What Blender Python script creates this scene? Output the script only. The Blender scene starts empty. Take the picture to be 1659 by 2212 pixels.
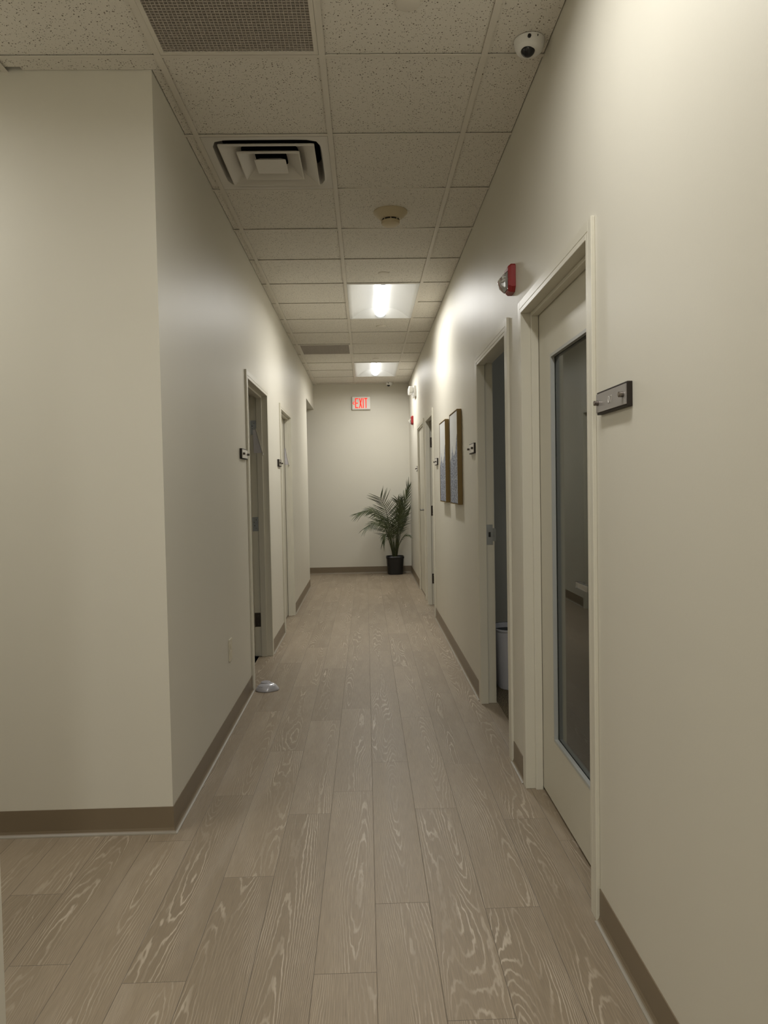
import bpy, bmesh, math, random
from mathutils import Vector, Matrix

S = bpy.context.scene
COL = S.collection

# ------------------------------------------------------------------ camera
cam_d = bpy.data.cameras.new('camera')
cam = bpy.data.objects.new('camera', cam_d)
COL.objects.link(cam)
right = Vector((0.99950959, -0.02526813, -0.01849577))
up = Vector((0.01935801, 0.03431647, 0.99922352))
fwd = Vector((0.0246138, 0.99909154, -0.03478878))
M = Matrix((right, up, -fwd)).transposed().to_4x4()
M.translation = Vector((0, 0, 1.3639))
cam.matrix_world = M
cam_d.sensor_fit = 'VERTICAL'
cam_d.sensor_height = 24.0
cam_d.lens = 1567.6 * 24.0 / 2212.0
cam_d.clip_start = 0.02
S.camera = cam

# ------------------------------------------------------------------ world, exposure
w = bpy.data.worlds.new('world')
S.world = w
w.use_nodes = True
w.node_tree.nodes['Background'].inputs[0].default_value = (0.5, 0.5, 0.5, 1)
w.node_tree.nodes['Background'].inputs[1].default_value = 0.02
S.view_settings.view_transform = 'Standard'
S.view_settings.look = 'None'
S.view_settings.gamma = 1.0
S.view_settings.exposure = 0.05
LENS_POWER = 3.0           # glow of the troffer lenses
# light each troffer throws down: the two in view, the near one overhead, added fills at the hall's back and side hall
LAMP_WATTS = (25.5, 16.0, 36.0, 13.0)
LENS_COL = (1.0, 0.985, 0.95, 1)

# ------------------------------------------------------------------ dimensions
XL, XR, H = -0.794, 0.705, 2.98
YE, YC, YN = 11.48, 2.877, 1.54     # end wall, left corner of the corridor, near left corner
WT = 0.12
WTR = 0.075     # the right wall is thinner
G0, Y0, T = -0.742, 2.782, 0.61     # ceiling grid
ZT = 2.112                          # door opening height
YB = -3.0                           # back of the hall behind the photographer

# ------------------------------------------------------------------ materials
def nmat(name):
    m = bpy.data.materials.new(name)
    m.use_nodes = True
    nt = m.node_tree
    b = nt.nodes['Principled BSDF']
    return m, nt, b

def N(nt, t, **kw):
    n = nt.nodes.new(t)
    for k, v in kw.items():
        if k.startswith('i_'):
            n.inputs[k[2:].replace('_', ' ')].default_value = v
        else:
            setattr(n, k, v)
    return n

def mat(name, col, rough=0.5, metal=0.0, noise=None, bump=0.0, bscale=200.0, spec=0.5, coat=0.0):
    m, nt, b = nmat(name)
    b.inputs['Base Color'].default_value = (*col, 1)
    b.inputs['Roughness'].default_value = rough
    b.inputs['Metallic'].default_value = metal
    b.inputs['Specular IOR Level'].default_value = spec
    b.inputs['Coat Weight'].default_value = coat
    tc = N(nt, 'ShaderNodeTexCoord')
    ns = N(nt, 'ShaderNodeTexNoise')
    ns.inputs['Scale'].default_value = noise[0] if noise else 6.0
    ns.inputs['Detail'].default_value = 4
    nt.links.new(tc.outputs['Object'], ns.inputs['Vector'])
    amt = noise[1] if noise else 0.03
    mx = N(nt, 'ShaderNodeMix', data_type='RGBA')
    mx.inputs['A'].default_value = (*[c * (1 - amt) for c in col], 1)
    mx.inputs['B'].default_value = (*[min(1, c * (1 + amt)) for c in col], 1)
    nt.links.new(ns.outputs['Fac'], mx.inputs['Factor'])
    nt.links.new(mx.outputs['Result'], b.inputs['Base Color'])
    if bump:
        n2 = N(nt, 'ShaderNodeTexNoise')
        n2.inputs['Scale'].default_value = bscale
        nt.links.new(tc.outputs['Object'], n2.inputs['Vector'])
        bp = N(nt, 'ShaderNodeBump')
        bp.inputs['Strength'].default_value = bump
        bp.inputs['Distance'].default_value = 0.002
        nt.links.new(n2.outputs['Fac'], bp.inputs['Height'])
        nt.links.new(bp.outputs['Normal'], b.inputs['Normal'])
    return m

def wall_paint():
    m, nt, b = nmat('wall_paint')
    tc = N(nt, 'ShaderNodeTexCoord')
    ns = N(nt, 'ShaderNodeTexNoise'); ns.inputs['Scale'].default_value = 1.3; ns.inputs['Detail'].default_value = 3
    nt.links.new(tc.outputs['Object'], ns.inputs['Vector'])
    mx = N(nt, 'ShaderNodeMix', data_type='RGBA')
    mx.inputs['A'].default_value = (0.665, 0.635, 0.545, 1)
    mx.inputs['B'].default_value = (0.69, 0.66, 0.57, 1)
    nt.links.new(ns.outputs['Fac'], mx.inputs['Factor'])
    nt.links.new(mx.outputs['Result'], b.inputs['Base Color'])
    b.inputs['Roughness'].default_value = 0.45
    b.inputs['Specular IOR Level'].default_value = 0.5
    # roller texture and the slow waviness of the plasterboard
    n1 = N(nt, 'ShaderNodeTexNoise'); n1.inputs['Scale'].default_value = 160; n1.inputs['Detail'].default_value = 3
    nt.links.new(tc.outputs['Object'], n1.inputs['Vector'])
    mp = N(nt, 'ShaderNodeMapping'); mp.inputs['Scale'].default_value = (1.5, 2.2, 0.35)
    nt.links.new(tc.outputs['Object'], mp.inputs['Vector'])
    n2 = N(nt, 'ShaderNodeTexNoise'); n2.inputs['Scale'].default_value = 1.0; n2.inputs['Detail'].default_value = 1
    nt.links.new(mp.outputs['Vector'], n2.inputs['Vector'])
    b1 = N(nt, 'ShaderNodeBump'); b1.inputs['Strength'].default_value = 0.12; b1.inputs['Distance'].default_value = 0.001
    b2 = N(nt, 'ShaderNodeBump'); b2.inputs['Strength'].default_value = 0.5; b2.inputs['Distance'].default_value = 0.02
    nt.links.new(n1.outputs['Fac'], b1.inputs['Height'])
    nt.links.new(n2.outputs['Fac'], b2.inputs['Height'])
    nt.links.new(b2.outputs['Normal'], b1.inputs['Normal'])
    nt.links.new(b1.outputs['Normal'], b.inputs['Normal'])
    return m

def ceiling_tile():
    m, nt, b = nmat('ceiling_tile')
    tc = N(nt, 'ShaderNodeTexCoord')
    def holes(scale, thr, rnd):
        v = N(nt, 'ShaderNodeTexVoronoi'); v.inputs['Scale'].default_value = scale; v.inputs['Randomness'].default_value = 1
        nt.links.new(tc.outputs['Object'], v.inputs['Vector'])
        # only some cells carry a pin hole, of differing size
        sep = N(nt, 'ShaderNodeSeparateColor')
        nt.links.new(v.outputs['Color'], sep.inputs['Color'])
        sz = N(nt, 'ShaderNodeMath', operation='MULTIPLY'); sz.inputs[1].default_value = thr
        nt.links.new(sep.outputs['Red'], sz.inputs[0])
        lt = N(nt, 'ShaderNodeMath', operation='LESS_THAN')
        nt.links.new(v.outputs['Distance'], lt.inputs[0]); nt.links.new(sz.outputs[0], lt.inputs[1])
        gt = N(nt, 'ShaderNodeMath', operation='GREATER_THAN'); gt.inputs[1].default_value = rnd
        nt.links.new(sep.outputs['Green'], gt.inputs[0])
        mu = N(nt, 'ShaderNodeMath', operation='MULTIPLY')
        nt.links.new(lt.outputs[0], mu.inputs[0]); nt.links.new(gt.outputs[0], mu.inputs[1])
        return mu.outputs[0]
    a = holes(95, 0.29, 0.15); c = holes(165, 0.34, 0.40)
    mxm = N(nt, 'ShaderNodeMath', operation='MAXIMUM')
    nt.links.new(a, mxm.inputs[0]); nt.links.new(c, mxm.inputs[1])
    ns = N(nt, 'ShaderNodeTexNoise'); ns.inputs['Scale'].default_value = 240; ns.inputs['Detail'].default_value = 4
    nt.links.new(tc.outputs['Object'], ns.inputs['Vector'])
    base = N(nt, 'ShaderNodeMix', data_type='RGBA')
    base.inputs['A'].default_value = (0.68, 0.645, 0.57, 1); base.inputs['B'].default_value = (0.80, 0.765, 0.69, 1)
    nt.links.new(ns.outputs['Fac'], base.inputs['Factor'])
    mx = N(nt, 'ShaderNodeMix', data_type='RGBA')
    nt.links.new(mxm.outputs[0], mx.inputs['Factor'])
    nt.links.new(base.outputs['Result'], mx.inputs['A'])
    mx.inputs['B'].default_value = (0.15, 0.125, 0.095, 1)
    nt.links.new(mx.outputs['Result'], b.inputs['Base Color'])
    b.inputs['Roughness'].default_value = 0.9
    b.inputs['Specular IOR Level'].default_value = 0.2
    bp = N(nt, 'ShaderNodeBump'); bp.inputs['Strength'].default_value = 0.3; bp.inputs['Distance'].default_value = 0.001
    nt.links.new(ns.outputs['Fac'], bp.inputs['Height']); nt.links.new(bp.outputs['Normal'], b.inputs['Normal'])
    return m

def plank_floor():
    """limed oak vinyl planks: UV = metres inside the plank, 'pid' = plank random"""
    m, nt, b = nmat('limed_oak_planks')
    L = nt.links.new
    uv = N(nt, 'ShaderNodeUVMap'); uv.uv_map = 'UVMap'
    pid = N(nt, 'ShaderNodeAttribute'); pid.attribute_name = 'pid'
    sp = N(nt, 'ShaderNodeSeparateColor'); L(pid.outputs['Color'], sp.inputs['Color'])
    sx = N(nt, 'ShaderNodeSeparateXYZ'); L(uv.outputs['UV'], sx.inputs['Vector'])
    def math_(op, a, b_=None, c=None):
        n = N(nt, 'ShaderNodeMath', operation=op)
        for i, v in enumerate((a, b_, c)):
            if v is None: continue
            if isinstance(v, (int, float)): n.inputs[i].default_value = v
            else: L(v, n.inputs[i])
        return n.outputs[0]
    U, V = sx.outputs['X'], sx.outputs['Y']
    R, Gc, Bc = sp.outputs['Red'], sp.outputs['Green'], sp.outputs['Blue']
    # big smooth height field per plank, its contour lines are the cathedral grain
    cv = N(nt, 'ShaderNodeCombineXYZ')
    L(math_('ADD', math_('MULTIPLY', U, 7.0), math_('MULTIPLY', R, 37)), cv.inputs[0])
    L(math_('MULTIPLY', V, 0.75), cv.inputs[1])
    L(math_('MULTIPLY', Gc, 53), cv.inputs[2])
    hf = N(nt, 'ShaderNodeTexNoise'); hf.inputs['Scale'].default_value = 1; hf.inputs['Detail'].default_value = 1.0; hf.inputs['Roughness'].default_value = 0.35
    L(cv.outputs[0], hf.inputs['Vector'])
    cv2 = N(nt, 'ShaderNodeCombineXYZ')
    L(math_('MULTIPLY', U, 70), cv2.inputs[0]); L(math_('ADD', math_('MULTIPLY', V, 14), math_('MULTIPLY', R, 91)), cv2.inputs[1]); L(math_('MULTIPLY', Bc, 17), cv2.inputs[2])
    wob = N(nt, 'ShaderNodeTexNoise'); wob.inputs['Scale'].default_value = 1; wob.inputs['Detail'].default_value = 2
    L(cv2.outputs[0], wob.inputs['Vector'])
    # parabola across the plank pulls the rings into arches
    du = math_('SUBTRACT', U, math_('ADD', 0.05, math_('MULTIPLY', Bc, 0.08)))
    para = math_('MULTIPLY', math_('MULTIPLY', du, du), 42)
    hh = math_('ADD', math_('ADD', math_('MULTIPLY', hf.outputs['Fac'], 1.0), para), math_('MULTIPLY', wob.outputs['Fac'], 0.035))
    ring = math_('FRACT', math_('MULTIPLY', hh, 30))
    tri = math_('ABSOLUTE', math_('SUBTRACT', ring, 0.5))           # 0 .. .5
    line = N(nt, 'ShaderNodeMapRange'); line.inputs['From Min'].default_value = 0.30; line.inputs['From Max'].default_value = 0.48
    line.interpolation_type = 'SMOOTHSTEP'
    L(tri, line.inputs['Value'])
    # patchiness: where the lime sits
    cv3 = N(nt, 'ShaderNodeCombineXYZ')
    L(math_('ADD', math_('MULTIPLY', U, 14), math_('MULTIPLY', Gc, 29)), cv3.inputs[0]); L(math_('MULTIPLY', V, 2.2), cv3.inputs[1]); L(math_('MULTIPLY', R, 31), cv3.inputs[2])
    pt = N(nt, 'ShaderNodeTexNoise'); pt.inputs['Scale'].default_value = 1; pt.inputs['Detail'].default_value = 3
    L(cv3.outputs[0], pt.inputs['Vector'])
    pm = N(nt, 'ShaderNodeMapRange'); pm.inputs['From Min'].default_value = 0.42; pm.inputs['From Max'].default_value = 0.70
    L(pt.outputs['Fac'], pm.inputs['Value'])
    lm = math_('MULTIPLY', line.outputs['Result'], math_('ADD', 0.20, math_('MULTIPLY', pm.outputs['Result'], 0.88)))
    # fine straight fibre
    cv4 = N(nt, 'ShaderNodeCombineXYZ')
    L(math_('MULTIPLY', U, 420), cv4.inputs[0]); L(math_('ADD', math_('MULTIPLY', V, 11), math_('MULTIPLY', R, 200)), cv4.inputs[1])
    fb = N(nt, 'ShaderNodeTexNoise'); fb.inputs['Scale'].default_value = 1; fb.inputs['Detail'].default_value = 3
    L(cv4.outputs[0], fb.inputs['Vector'])
    # plank base tone
    c1 = N(nt, 'ShaderNodeMix', data_type='RGBA')
    c1.inputs['A'].default_value = (0.258, 0.203, 0.138, 1); c1.inputs['B'].default_value = (0.305, 0.242, 0.168, 1)
    L(Bc, c1.inputs['Factor'])
    c2 = N(nt, 'ShaderNodeMix', data_type='RGBA', blend_type='MULTIPLY')
    c2.inputs['Factor'].default_value = 1
    fr = N(nt, 'ShaderNodeMapRange'); fr.inputs['From Min'].default_value = 0.3; fr.inputs['From Max'].default_value = 0.7
    fr.inputs['To Min'].default_value = 0.84; fr.inputs['To Max'].default_value = 1.14
    L(fb.outputs['Fac'], fr.inputs['Value'])
    L(c1.outputs['Result'], c2.inputs['A']); L(fr.outputs['Result'], c2.inputs['B'])
    c3 = N(nt, 'ShaderNodeMix', data_type='RGBA')
    L(math_('MULTIPLY', lm, 0.8), c3.inputs['Factor']); L(c2.outputs['Result'], c3.inputs['A'])
    c3.inputs['B'].default_value = (0.55, 0.47, 0.37, 1)
    # seams
    W_, L_ = 0.177, 1.22
    eu = math_('MINIMUM', U, math_('SUBTRACT', W_, U)); ev = math_('MINIMUM', V, math_('SUBTRACT', L_, V))
    ed = math_('MINIMUM', eu, ev)
    sm = N(nt, 'ShaderNodeMapRange'); sm.inputs['From Min'].default_value = 0.0004; sm.inputs['From Max'].default_value = 0.0014
    sm.inputs['To Min'].default_value = 1; sm.inputs['To Max'].default_value = 0
    L(ed, sm.inputs['Value'])
    c4 = N(nt, 'ShaderNodeMix', data_type='RGBA')
    L(math_('MULTIPLY', sm.outputs['Result'], 0.75), c4.inputs['Factor']); L(c3.outputs['Result'], c4.inputs['A'])
    c4.inputs['B'].default_value = (0.07, 0.055, 0.04, 1)
    L(c4.outputs['Result'], b.inputs['Base Color'])
    rr = math_('SUBTRACT', 0.46, math_('MULTIPLY', lm, 0.10))
    L(rr, b.inputs['Roughness'])
    bp = N(nt, 'ShaderNodeBump'); bp.inputs['Strength'].default_value = 0.35; bp.inputs['Distance'].default_value = 0.0015
    hgt = math_('SUBTRACT', math_('ADD', math_('MULTIPLY', fb.outputs['Fac'], 0.35), math_('MULTIPLY', lm, 0.5)), sm.outputs['Result'])
    L(hgt, bp.inputs['Height']); L(bp.outputs['Normal'], b.inputs['Normal'])
    return m

def carpet_mat():
    m, nt, b = nmat('speckled_carpet')
    tc = N(nt, 'ShaderNodeTexCoord')
    ns = N(nt, 'ShaderNodeTexNoise'); ns.inputs['Scale'].default_value = 170; ns.inputs['Detail'].default_value = 2
    nt.links.new(tc.outputs['Object'], ns.inputs['Vector'])
    cr = N(nt, 'ShaderNodeValToRGB')
    cr.color_ramp.elements[0].position = 0.42; cr.color_ramp.elements[0].color = (0.05, 0.035, 0.02, 1)
    cr.color_ramp.elements[1].position = 0.6; cr.color_ramp.elements[1].color = (0.30, 0.24, 0.15, 1)
    nt.links.new(ns.outputs['Fac'], cr.inputs['Fac']); nt.links.new(cr.outputs['Color'], b.inputs['Base Color'])
    b.inputs['Roughness'].default_value = 1
    bp = N(nt, 'ShaderNodeBump'); bp.inputs['Strength'].default_value = 0.8; bp.inputs['Distance'].default_value = 0.004
    nt.links.new(ns.outputs['Fac'], bp.inputs['Height']); nt.links.new(bp.outputs['Normal'], b.inputs['Normal'])
    return m

def emis(name, col, power):
    m, nt, b = nmat(name)
    b.inputs['Base Color'].default_value = col
    b.inputs['Emission Color'].default_value = col
    b.inputs['Emission Strength'].default_value = power
    return m

def glass(name, col=(0.9, 0.95, 0.93), rough=0.0, alpha_mix=0.0):
    m, nt, b = nmat(name)
    b.inputs['Base Color'].default_value = (*col, 1)
    b.inputs['Transmission Weight'].default_value = 1.0
    b.inputs['Roughness'].default_value = rough
    b.inputs['IOR'].default_value = 1.36 if name == 'door_glass' else 1.5
    return m

def leaf_mat():
    m, nt, b = nmat('palm_leaf')
    tc = N(nt, 'ShaderNodeTexCoord')
    ns = N(nt, 'ShaderNodeTexNoise'); ns.inputs['Scale'].default_value = 9
    nt.links.new(tc.outputs['Object'], ns.inputs['Vector'])
    cr = N(nt, 'ShaderNodeValToRGB')
    cr.color_ramp.elements[0].position = 0.3; cr.color_ramp.elements[0].color = (0.022, 0.032, 0.012, 1)
    cr.color_ramp.elements[1].position = 0.75; cr.color_ramp.elements[1].color = (0.085, 0.105, 0.035, 1)
    nt.links.new(ns.outputs['Fac'], cr.inputs['Fac']); nt.links.new(cr.outputs['Color'], b.inputs['Base Color'])
    b.inputs['Roughness'].default_value = 0.45
    return m

def art_mat(name, seed, pts):
    """white sky above a jagged ridge, hatched slate blue below; generated coords y (across) z (up)"""
    m, nt, b = nmat(name)
    L = nt.links.new
    tc = N(nt, 'ShaderNodeTexCoord')
    sx = N(nt, 'ShaderNodeSeparateXYZ'); L(tc.outputs['Generated'], sx.inputs['Vector'])
    fc = N(nt, 'ShaderNodeFloatCurve')
    c = fc.mapping.curves[0]
    c.points[0].location = pts[0]; c.points[1].location = pts[-1]
    for p in pts[1:-1]: c.points.new(*p)
    for p in c.points: p.handle_type = 'VECTOR'
    fc.mapping.update()
    L(sx.outputs['Y'], fc.inputs['Value'])
    def math_(op, a, b_):
        n = N(nt, 'ShaderNodeMath', operation=op)
        for i, v in enumerate((a, b_)):
            if isinstance(v, (int, float)): n.inputs[i].default_value = v
            else: L(v, n.inputs[i])
        return n.outputs[0]
    ns = N(nt, 'ShaderNodeTexNoise'); ns.inputs['Scale'].default_value = 26; ns.inputs['Detail'].default_value = 3
    L(tc.outputs['Object'], ns.inputs['Vector'])
    edge = math_('ADD', fc.outputs['Value'], math_('MULTIPLY', math_('SUBTRACT', ns.outputs['Fac'], 0.5), 0.06))
    below = math_('SUBTRACT', edge, sx.outputs['Z'])
    mask = math_('GREATER_THAN', below, 0.0)
    wv = N(nt, 'ShaderNodeTexWave'); wv.inputs['Scale'].default_value = 16; wv.inputs['Distortion'].default_value = 14
    wv.inputs['Detail'].default_value = 3; wv.inputs['Detail Scale'].default_value = 2.2
    L(tc.outputs['Object'], wv.inputs['Vector'])
    cr = N(nt, 'ShaderNodeValToRGB')
    e = cr.color_ramp.elements
    e[0].position = 0.12; e[0].color = (0.075, 0.09, 0.125, 1)
    e[1].position = 0.9; e[1].color = (0.42, 0.44, 0.50, 1)
    x = e.new(0.45); x.color = (0.20, 0.225, 0.29, 1)
    L(wv.outputs['Fac'], cr.inputs['Fac'])
    mx = N(nt, 'ShaderNodeMix', data_type='RGBA'); L(mask, mx.inputs['Factor'])
    mx.inputs['A'].default_value = (0.66, 0.66, 0.64, 1); L(cr.outputs['Color'], mx.inputs['B'])
    L(mx.outputs['Result'], b.inputs['Base Color'])
    b.inputs['Roughness'].default_value = 0.7
    return m

M_WALL = wall_paint()
M_TILE = ceiling_tile()
M_FLOOR = plank_floor()
M_CARPET = carpet_mat()
M_TBAR = mat('grid_metal', (0.70, 0.66, 0.58), 0.6)
M_TRIM = mat('frame_paint', (0.66, 0.63, 0.53), 0.36, bump=0.08, bscale=90)
M_DOOR = mat('door_paint', (0.61, 0.58, 0.48), 0.40, bump=0.05, bscale=120)
M_BASE = mat('rubber_base', (0.20, 0.155, 0.10), 0.38)
M_CAULK_GLINT = mat('caulk_glint', (0.27, 0.24, 0.185), 0.4)  # caulk, plus the toe's pale reflection put into the colour
M_WHITEMETAL = mat('white_enamel', (0.66, 0.63, 0.57), 0.38)
M_REFL = mat('reflector_white', (0.82, 0.83, 0.82), 0.45)
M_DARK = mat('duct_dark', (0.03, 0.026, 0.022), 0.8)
M_GRIDDARK = mat('eggcrate_metal', (0.52, 0.47, 0.41), 0.5)
M_LENS = emis('lit_lens', LENS_COL, LENS_POWER)
M_SMOKE = mat('aged_plastic', (0.55, 0.47, 0.31), 0.5)
M_WPLAST = mat('white_plastic', (0.78, 0.77, 0.73), 0.35)
M_IVORY = mat('ivory_plastic', (0.66, 0.61, 0.48), 0.4)
M_BLACKP = mat('black_plastic', (0.012, 0.012, 0.013), 0.25)
M_DOMEBLK = mat('smoked_dome', (0.008, 0.008, 0.010), 0.06)
M_RED = mat('alarm_red', (0.27, 0.018, 0.018), 0.35)
M_CLEAR = glass('clear_lens', (0.97, 0.97, 0.97), 0.03)
M_CLEAR.node_tree.nodes['Principled BSDF'].inputs['IOR'].default_value = 1.22
M_CHROME = mat('chrome', (0.75, 0.74, 0.72), 0.18, 1.0)
M_DULL = mat('dull_silver', (0.55, 0.55, 0.54), 0.35, 0.6)
M_STEEL = mat('brushed_steel', (0.38, 0.40, 0.41), 0.38, 1.0)
M_DSTEEL = mat('dark_bronze', (0.10, 0.085, 0.07), 0.4, 0.8)
M_GLASS = glass('door_glass', (0.34, 0.38, 0.36))
M_STOPMETAL = mat('lite_frame', (0.42, 0.43, 0.41), 0.35)
M_LEVER = mat('satin_nickel', (0.34, 0.34, 0.33), 0.24, 1.0)
M_BOLT = mat('dark_chrome', (0.22, 0.19, 0.17), 0.25, 1.0)
M_SIGNBACK = mat('sign_backer', (0.028, 0.021, 0.016), 0.55, spec=0.25)
M_SIGNFACE = mat('sign_face', (0.27, 0.25, 0.235), 0.3)
M_SIGNFACE2 = mat('sign_face_light', (0.70, 0.67, 0.62), 0.3)
M_SIGNFACE3 = mat('sign_face_dark', (0.16, 0.14, 0.11), 0.3)
M_LETTER = mat('sign_lettering', (0.62, 0.60, 0.57), 0.4)
M_GOLD = mat('gold_wood', (0.21, 0.135, 0.035), 0.45, 0.15)
M_LINER = mat('frame_liner', (0.05, 0.04, 0.03), 0.7)
M_EXITRED = emis('exit_red', (0.9, 0.04, 0.02, 1), 0.75)
M_EXITHOUSE = mat('exit_housing', (0.86, 0.84, 0.78), 0.35)
M_POT = mat('black_pot', (0.008, 0.008, 0.008), 0.35)
M_SOIL = mat('soil', (0.03, 0.02, 0.012), 1.0, bump=1.0, bscale=80)
M_LEAF = leaf_mat()
M_STEM = mat('palm_stem', (0.05, 0.06, 0.02), 0.5, noise=(30, 0.4))
M_SILVER = mat('silver_plastic', (0.52, 0.52, 0.57), 0.22, 0.15, coat=0.6)
M_SILVER2 = mat('grey_plastic', (0.36, 0.35, 0.38), 0.35)
M_BINW = mat('bin_white', (0.70, 0.69, 0.72), 0.4)
M_BAG = mat('bin_liner', (0.10, 0.105, 0.11), 0.35)
M_FLAG = mat('flag_plastic', (0.60, 0.58, 0.60), 0.35)

# ------------------------------------------------------------------ mesh helpers
class MB:
    def __init__(s):
        s.bm = bmesh.new()
    def box(s, a, b, rot=None, at=None):
        x0, y0, z0 = [min(p, q) for p, q in zip(a, b)]
        x1, y1, z1 = [max(p, q) for p, q in zip(a, b)]
        vs = [Vector(v) for v in ((x0,y0,z0),(x1,y0,z0),(x1,y1,z0),(x0,y1,z0),(x0,y0,z1),(x1,y0,z1),(x1,y1,z1),(x0,y1,z1))]
        if rot is not None:
            c = Vector(at) if at is not None else (vs[0] + vs[6]) / 2
            vs = [rot @ (v - c) + c for v in vs]
        v = [s.bm.verts.new(p) for p in vs]
        for f in ((0,3,2,1),(4,5,6,7),(0,1,5,4),(1,2,6,5),(2,3,7,6),(3,0,4,7)):
            s.bm.faces.new([v[i] for i in f])
        return s
    def poly(s, pts):
        s.bm.faces.new([s.bm.verts.new(p) for p in pts]); return s
    def hull(s, rings, cap=True, closed=True):
        """rings: list of equally long point loops, skinned together"""
        vr = [[s.bm.verts.new(p) for p in r] for r in rings]
        n = len(vr[0])
        for a, b in zip(vr, vr[1:]):
            for i in range(n if closed else n - 1):
                j = (i + 1) % n
                s.bm.faces.new((a[i], a[j], b[j], b[i]))
        if cap and closed:
            s.bm.faces.new(vr[0][::-1]); s.bm.faces.new(vr[-1])
        return s
    def lathe(s, prof, c, axis='z', n=32, sq=None, cap=True):
        """prof: (r, h) pairs along the axis from point c; sq squares the section"""
        rings = []
        for r, h in prof:
            ring = []
            for i in range(n):
                a = 2 * math.pi * i / n
                ca, sa = math.cos(a), math.sin(a)
                if sq:
                    k = (abs(ca) ** sq + abs(sa) ** sq) ** (-1 / sq)
                    ca, sa = ca * k, sa * k
                if axis == 'z': p = (c[0] + r * ca, c[1] + r * sa, c[2] + h)
                elif axis == 'x': p = (c[0] + h, c[1] + r * ca, c[2] + r * sa)
                else: p = (c[0] + r * ca, c[1] + h, c[2] + r * sa)
                ring.append(p)
            rings.append(ring)
        return s.hull(rings, cap)
    def tube(s, pts, rad, n=8):
        pts = [Vector(p) for p in pts]
        rings = []
        for i, p in enumerate(pts):
            d = (pts[min(i + 1, len(pts) - 1)] - pts[max(i - 1, 0)]).normalized()
            ref = Vector((0, 1, 0)) if abs(d.y) < 0.9 else Vector((1, 0, 0))
            u = d.cross(ref).normalized(); v = d.cross(u).normalized()
            r = rad[i] if isinstance(rad, (list, tuple)) else rad
            rings.append([p + u * r * math.cos(2*math.pi*k/n) + v * r * math.sin(2*math.pi*k/n) for k in range(n)])
        return s.hull(rings)
    def prism(s, loop, vec):
        v = Vector(vec)
        return s.hull([[Vector(p) for p in loop], [Vector(p) + v for p in loop]])
    def build(s, name, m, parent=None, origin=(0,0,0), bevel=0.0, seg=2, smooth=False, weld=True):
        o3 = Vector(origin)
        if parent is not None:
            root = parent
            while root.parent: root = root.parent
            o3 = root.location.copy()
        if weld: bmesh.ops.remove_doubles(s.bm, verts=s.bm.verts, dist=1e-6)
        bmesh.ops.recalc_face_normals(s.bm, faces=s.bm.faces)
        bmesh.ops.translate(s.bm, verts=s.bm.verts, vec=-o3)
        me = bpy.data.meshes.new(name)
        s.bm.to_mesh(me); s.bm.free()
        me.materials.append(m)
        o = bpy.data.objects.new(name, me)
        COL.objects.link(o)
        if parent is not None: o.parent = parent
        else: o.location = o3
        if smooth:
            for p in me.polygons: p.use_smooth = True
            try: me.set_sharp_from_angle(angle=math.radians(35))
            except Exception: pass
        if bevel:
            md = o.modifiers.new('bevel', 'BEVEL'); md.width = bevel; md.segments = seg
            md.limit_method = 'ANGLE'; md.angle_limit = math.radians(40)
        return o

def tag(o, label, cat, group=None, kind=None):
    o['label'] = label; o['category'] = cat
    if group: o['group'] = group
    if kind: o['kind'] = kind
    return o
def thing(name, label, cat, loc, group=None, kind=None, rotz=0):
    o = bpy.data.objects.new(name, None)
    o.empty_display_size = 0.05
    COL.objects.link(o); o.location = loc; o.rotation_euler = (0, 0, rotz)
    return tag(o, label, cat, group, kind)
def copy_tree(o, parent=None):
    c = o.copy(); COL.objects.link(c); c.parent = parent
    for ch in [x for x in bpy.data.objects if x.parent == o]: copy_tree(ch, c)
    return c
def dup(o, loc, label, rotz=None):
    c = copy_tree(o); c.location = loc; c['label'] = label
    if rotz is not None: c.rotation_euler = (0, 0, rotz)
    return c

# ================================================================== FLOOR
def build_floor():
    me = bpy.data.meshes.new('floor')
    bm = bmesh.new()
    uvl = bm.loops.layers.uv.new('UVMap')
    cl = bm.loops.layers.float_color.new('pid')
    rnd = random.Random(7)
    W_, L_ = 0.177, 1.22
    known = {-4: 1.985, -6: 2.076, -7: 2.45, -3: 2.52, -1: 1.995, 0: 2.33, 1: 1.80, 2: 2.285, 3: 2.9, -2: 3.0, -5: 2.80}
    x_lo, x_hi, y_lo, y_hi = -3.3, 0.80, YB, YE
    for k in range(-19, 6):
        xa, xb = 0.005 + W_ * k, 0.005 + W_ * (k + 1)
        off = known.get(k, rnd.random() * L_)
        off = off % L_
        y = off - L_ * 4
        while y < y_hi:
            ca, cb = max(xa, x_lo), min(xb, x_hi)
            ya, yb = max(y, y_lo), min(y + L_, y_hi)
            r = (rnd.random(), rnd.random(), rnd.random(), 1)
            if cb > ca and yb > ya:
                f = bm.faces.new([bm.verts.new(p) for p in ((ca, ya, 0), (cb, ya, 0), (cb, yb, 0), (ca, yb, 0))])
                for l in f.loops:
                    l[uvl].uv = (l.vert.co.x - xa, l.vert.co.y - y)
                    l[cl] = r
            y += L_
    bmesh.ops.remove_doubles(bm, verts=bm.verts, dist=1e-5)
    bm.to_mesh(me); bm.free()
    me.materials.append(M_FLOOR)
    o = bpy.data.objects.new('floor', me); COL.objects.link(o)
    return tag(o, 'pale limed-oak plank floor running down the corridor', 'floor', kind='structure')
build_floor()

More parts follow.
